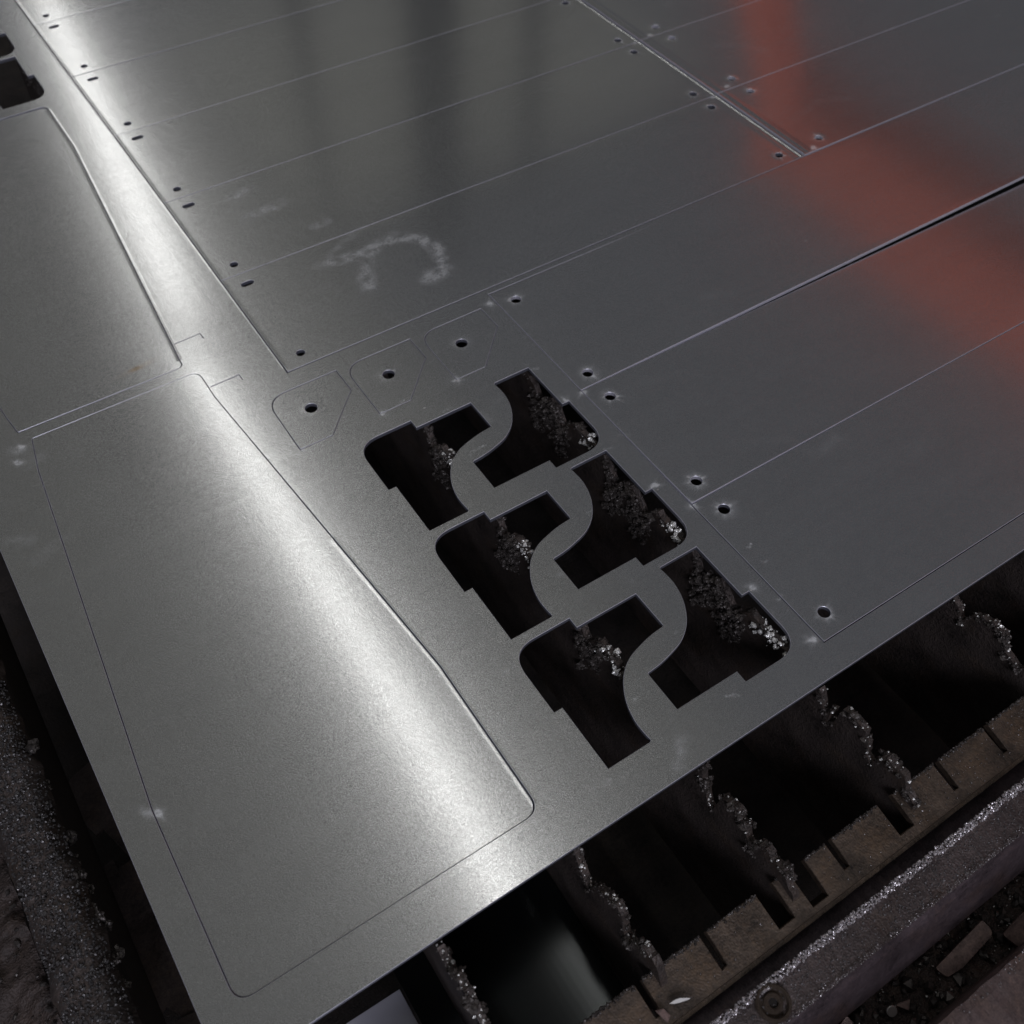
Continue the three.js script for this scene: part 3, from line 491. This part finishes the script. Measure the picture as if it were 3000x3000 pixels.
flatScrap('scrap_chip', 'brown scrap plate at the right edge beside the corner plate', 'metal scrap', outline([[-6, -3, 1], [7, -2, 1], [6, 4, 1], [-5, 4, 1]]), 1, [268, -41, 107], [0.2, 0.2, 0.1], M.scrap);
{
  const c = new THREE.CatmullRomCurve3([[178, -38, 107], [185, -37, 102], [192, -36, 97.5]].map(([x, y, z]) => new THREE.Vector3(x * mm, y * mm, z * mm)));
  const w = new THREE.Mesh(new THREE.TubeGeometry(c, 16, 0.25 * mm, 6), M.bright); put(w, 'wire', 'thin stiff wire poking out of the slag by the bar', 'wire');
}
flatScrap('metal_sliver', 'bright folded metal sliver lying on the comb plate', 'metal sliver', [[-3.4, -1.6], [-1, -1], [0.6, -0.2], [3.2, 2.2], [2.6, 2.2], [-0.4, 0.7], [-2, -0.3]], 0.3, [137.8, -15.6, 58.2], [0.25, 0.2, 0.1], M.bright);
flatScrap('scrap_chip', 'small pointed chip wedged in the comb slot beside the left slat end', 'metal scrap', [[-1.4, -3], [1.2, -1], [1.6, 2.6], [-0.8, 3]], 0.5, [130.4, -16, 58.5], [0.6, 0.2, -0.3], M.scrap);

// ---------------------------------------------------------------- what has fallen between the slats
{
  const arc = []; for (let k = 0; k <= 24; k++) { const t = k / 24 * 0.28; arc.push([131 - 260 * Math.sin(t - 0.015), -64 - 260 * (1 - Math.cos(t - 0.015))]); }
  const back = arc.map(([x, y]) => [x, y - 1.6]).reverse(), sh = new THREE.Shape([...arc, ...back].map(([x, y]) => new THREE.Vector2(x * mm, y * mm)));
  const g = new THREE.ExtrudeGeometry(sh, { depth: 0.13, bevelEnabled: false }); g.translate(0, 0, -0.075);
  const m = new THREE.Mesh(g, new THREE.MeshStandardMaterial({ name: 'offcut_steel', color: new THREE.Color().setRGB(0.045, 0.048, 0.048), metalness: 0.95, roughness: 0.22 }));
  put(m, 'fallen_offcut', 'curved dark offcut under the front edge with a soft bright reflection along its right side', 'metal offcut');
}
flatScrap('fallen_offcut', 'out-of-focus pale offcut at the bottom edge, left of the leftmost slat', 'metal offcut', [[12, -5], [33, -5], [33, 95], [12, 95]], 1.5, [0, -76, 0], [0.02, 0, -0.085], litSteel);
flatScrap('fallen_offcut', 'pale narrow offcut under the leftmost slat at the bottom edge', 'metal offcut', [[36.5, -12], [62, -12], [62, 95], [36.5, 95]], 1.5, [0, -76, 0], [0.02, 0, -0.085], litSteel);
for (const [i, [x, z, ry]] of [[-18, -112, 0.1], [-2, -84, 0.5], [-6, -28, -0.15], [4, -170, 0.3]].entries())
  flatScrap('fallen_bracket', ['dim brown bracket fallen deep under the left edge, second from the back', 'dim brown bracket deep under the left edge where the sheet hides half of it', 'dim brown bracket nearest the bottom of the photo under the left edge', 'dim brown bracket farthest back under the left edge'][i], 'metal bracket', outline(shift(bracketA, -188, 115)), 2, [x, -120, z], [0.05, ry, 0.05], M.deep, 'brackets fallen below the left edge of the sheet');
{
  const grp = new THREE.Group(); grp.position.set(-0.031, -0.09, -0.1);
  put(grp, 'side_rail', 'side rail heaped with dark sparkling grit along the left of the sheet', 'side rail');
  const g = new THREE.PlaneGeometry(22 * mm, 0.4, 24, 360); g.rotateX(-Math.PI / 2); const p = g.attributes.position, uv = g.attributes.uv;
  for (let i = 0; i < p.count; i++) { const x = p.getX(i) / mm, z = p.getZ(i) / mm, e = Math.abs(x) / 11; p.setXYZ(i, (x + 3.2 * fbm(z / 14, 1, 0, 3) * e) * mm, (76 - 9 * Math.pow(e, 4) + 1.6 * fbm(x / 3, z / 3, 1, 4)) * mm, z * mm); uv.setXY(i, x * mm, z * mm); }
  g.computeVertexNormals(); part(grp, 'grit_heap', g, M.slat);
  part(grp, 'rail_web', new THREE.BoxGeometry(17 * mm, 68 * mm, 0.4).translate(0, 34 * mm, 0), M.slat);
  gritField(grp, 'loose_grit', 9000, M.soot, () => { const x = rr(-10.5, 10.5); return [x, 76.3 - 9 * Math.pow(Math.abs(x) / 11, 4), rr(-200, 200), rr(0.2, 0.75)]; });
  gritField(grp, 'bright_grit', 500, M.grit, () => { const x = rr(-10, 9); return [x, 76.9 - 9 * Math.pow(Math.abs(x) / 11, 4), rr(-200, 200), rr(0.1, 0.3)]; });
  part(grp, 'slag_beads', lumps(Array.from({ length: 60 }, () => [10.5 + rr(-2.5, 1.5), rr(56, 73), rr(-60, 150), rr(0.6, 2.4), rr(0.5, 1)])), M.darkSlag, 'stuff');
  const f = new THREE.Group(); f.position.set(-0.1, -0.05, -0.06);
  put(f, 'grit_ground', 'brown grit and slag beside the rail at the left edge of the photo', 'slag', null, 'stuff');
  part(f, 'caked_slag', bumpyGround(-45, 58, -120, 130, 1.6, 7, 16, 8), M.debris, 'stuff');
  gritField(f, 'slag_lumps', 700, M.darkSlag, () => { const x = rr(-40, 50); return [x, rr(0, 4), rr(-100, 125), Math.pow(rnd(), 3) * 1.5 + 0.4]; });
  flatScrap('scrap_disc', 'pale round punched disc lying left of the gritty rail', 'metal disc', circle(0, 0, 2.5), 0.6, [-47.5, -44, -49], [0.3, 0, 0.2], M.bright);
}
// chips scattered on the sheet
{
  const grp = new THREE.Group(); grp.position.set(0, 0, 0);
  put(grp, 'metal_filings', 'tiny bright metal filings scattered on the sheet round the cutouts', 'filings', null, 'stuff');
  const spots = [[198, -216.5, 1.2], [152.5, -166, 0.5], [150, -198, 0.4], [147, -46, 0.8], [150, -42, 0.7], [146, -37, 0.8], [143, -92, 0.7], [262, -114, 0.5], [261, -49, 0.6], [156, -36, 0.6], [33, -112, 0.5], [221, -224, 0.6]];
  for (let k = 0; k < 60; k++) spots.push([15.5 + rr(0, 1.2) + Math.max(0, -18 - rr(-18, 0)) * 0, rr(-95, -22), rr(0.08, 0.2)]);
  for (let k = 0; k < 30; k++) spots.push([rr(15, 40), rr(-120, -20), rr(0.08, 0.18)]);
  part(grp, 'filings', lumps(spots.map(([x, z, r]) => [x, 0.05, z, r * 0.5, 0.3])), M.bright, 'stuff');
}
renderer.render(scene, camera);
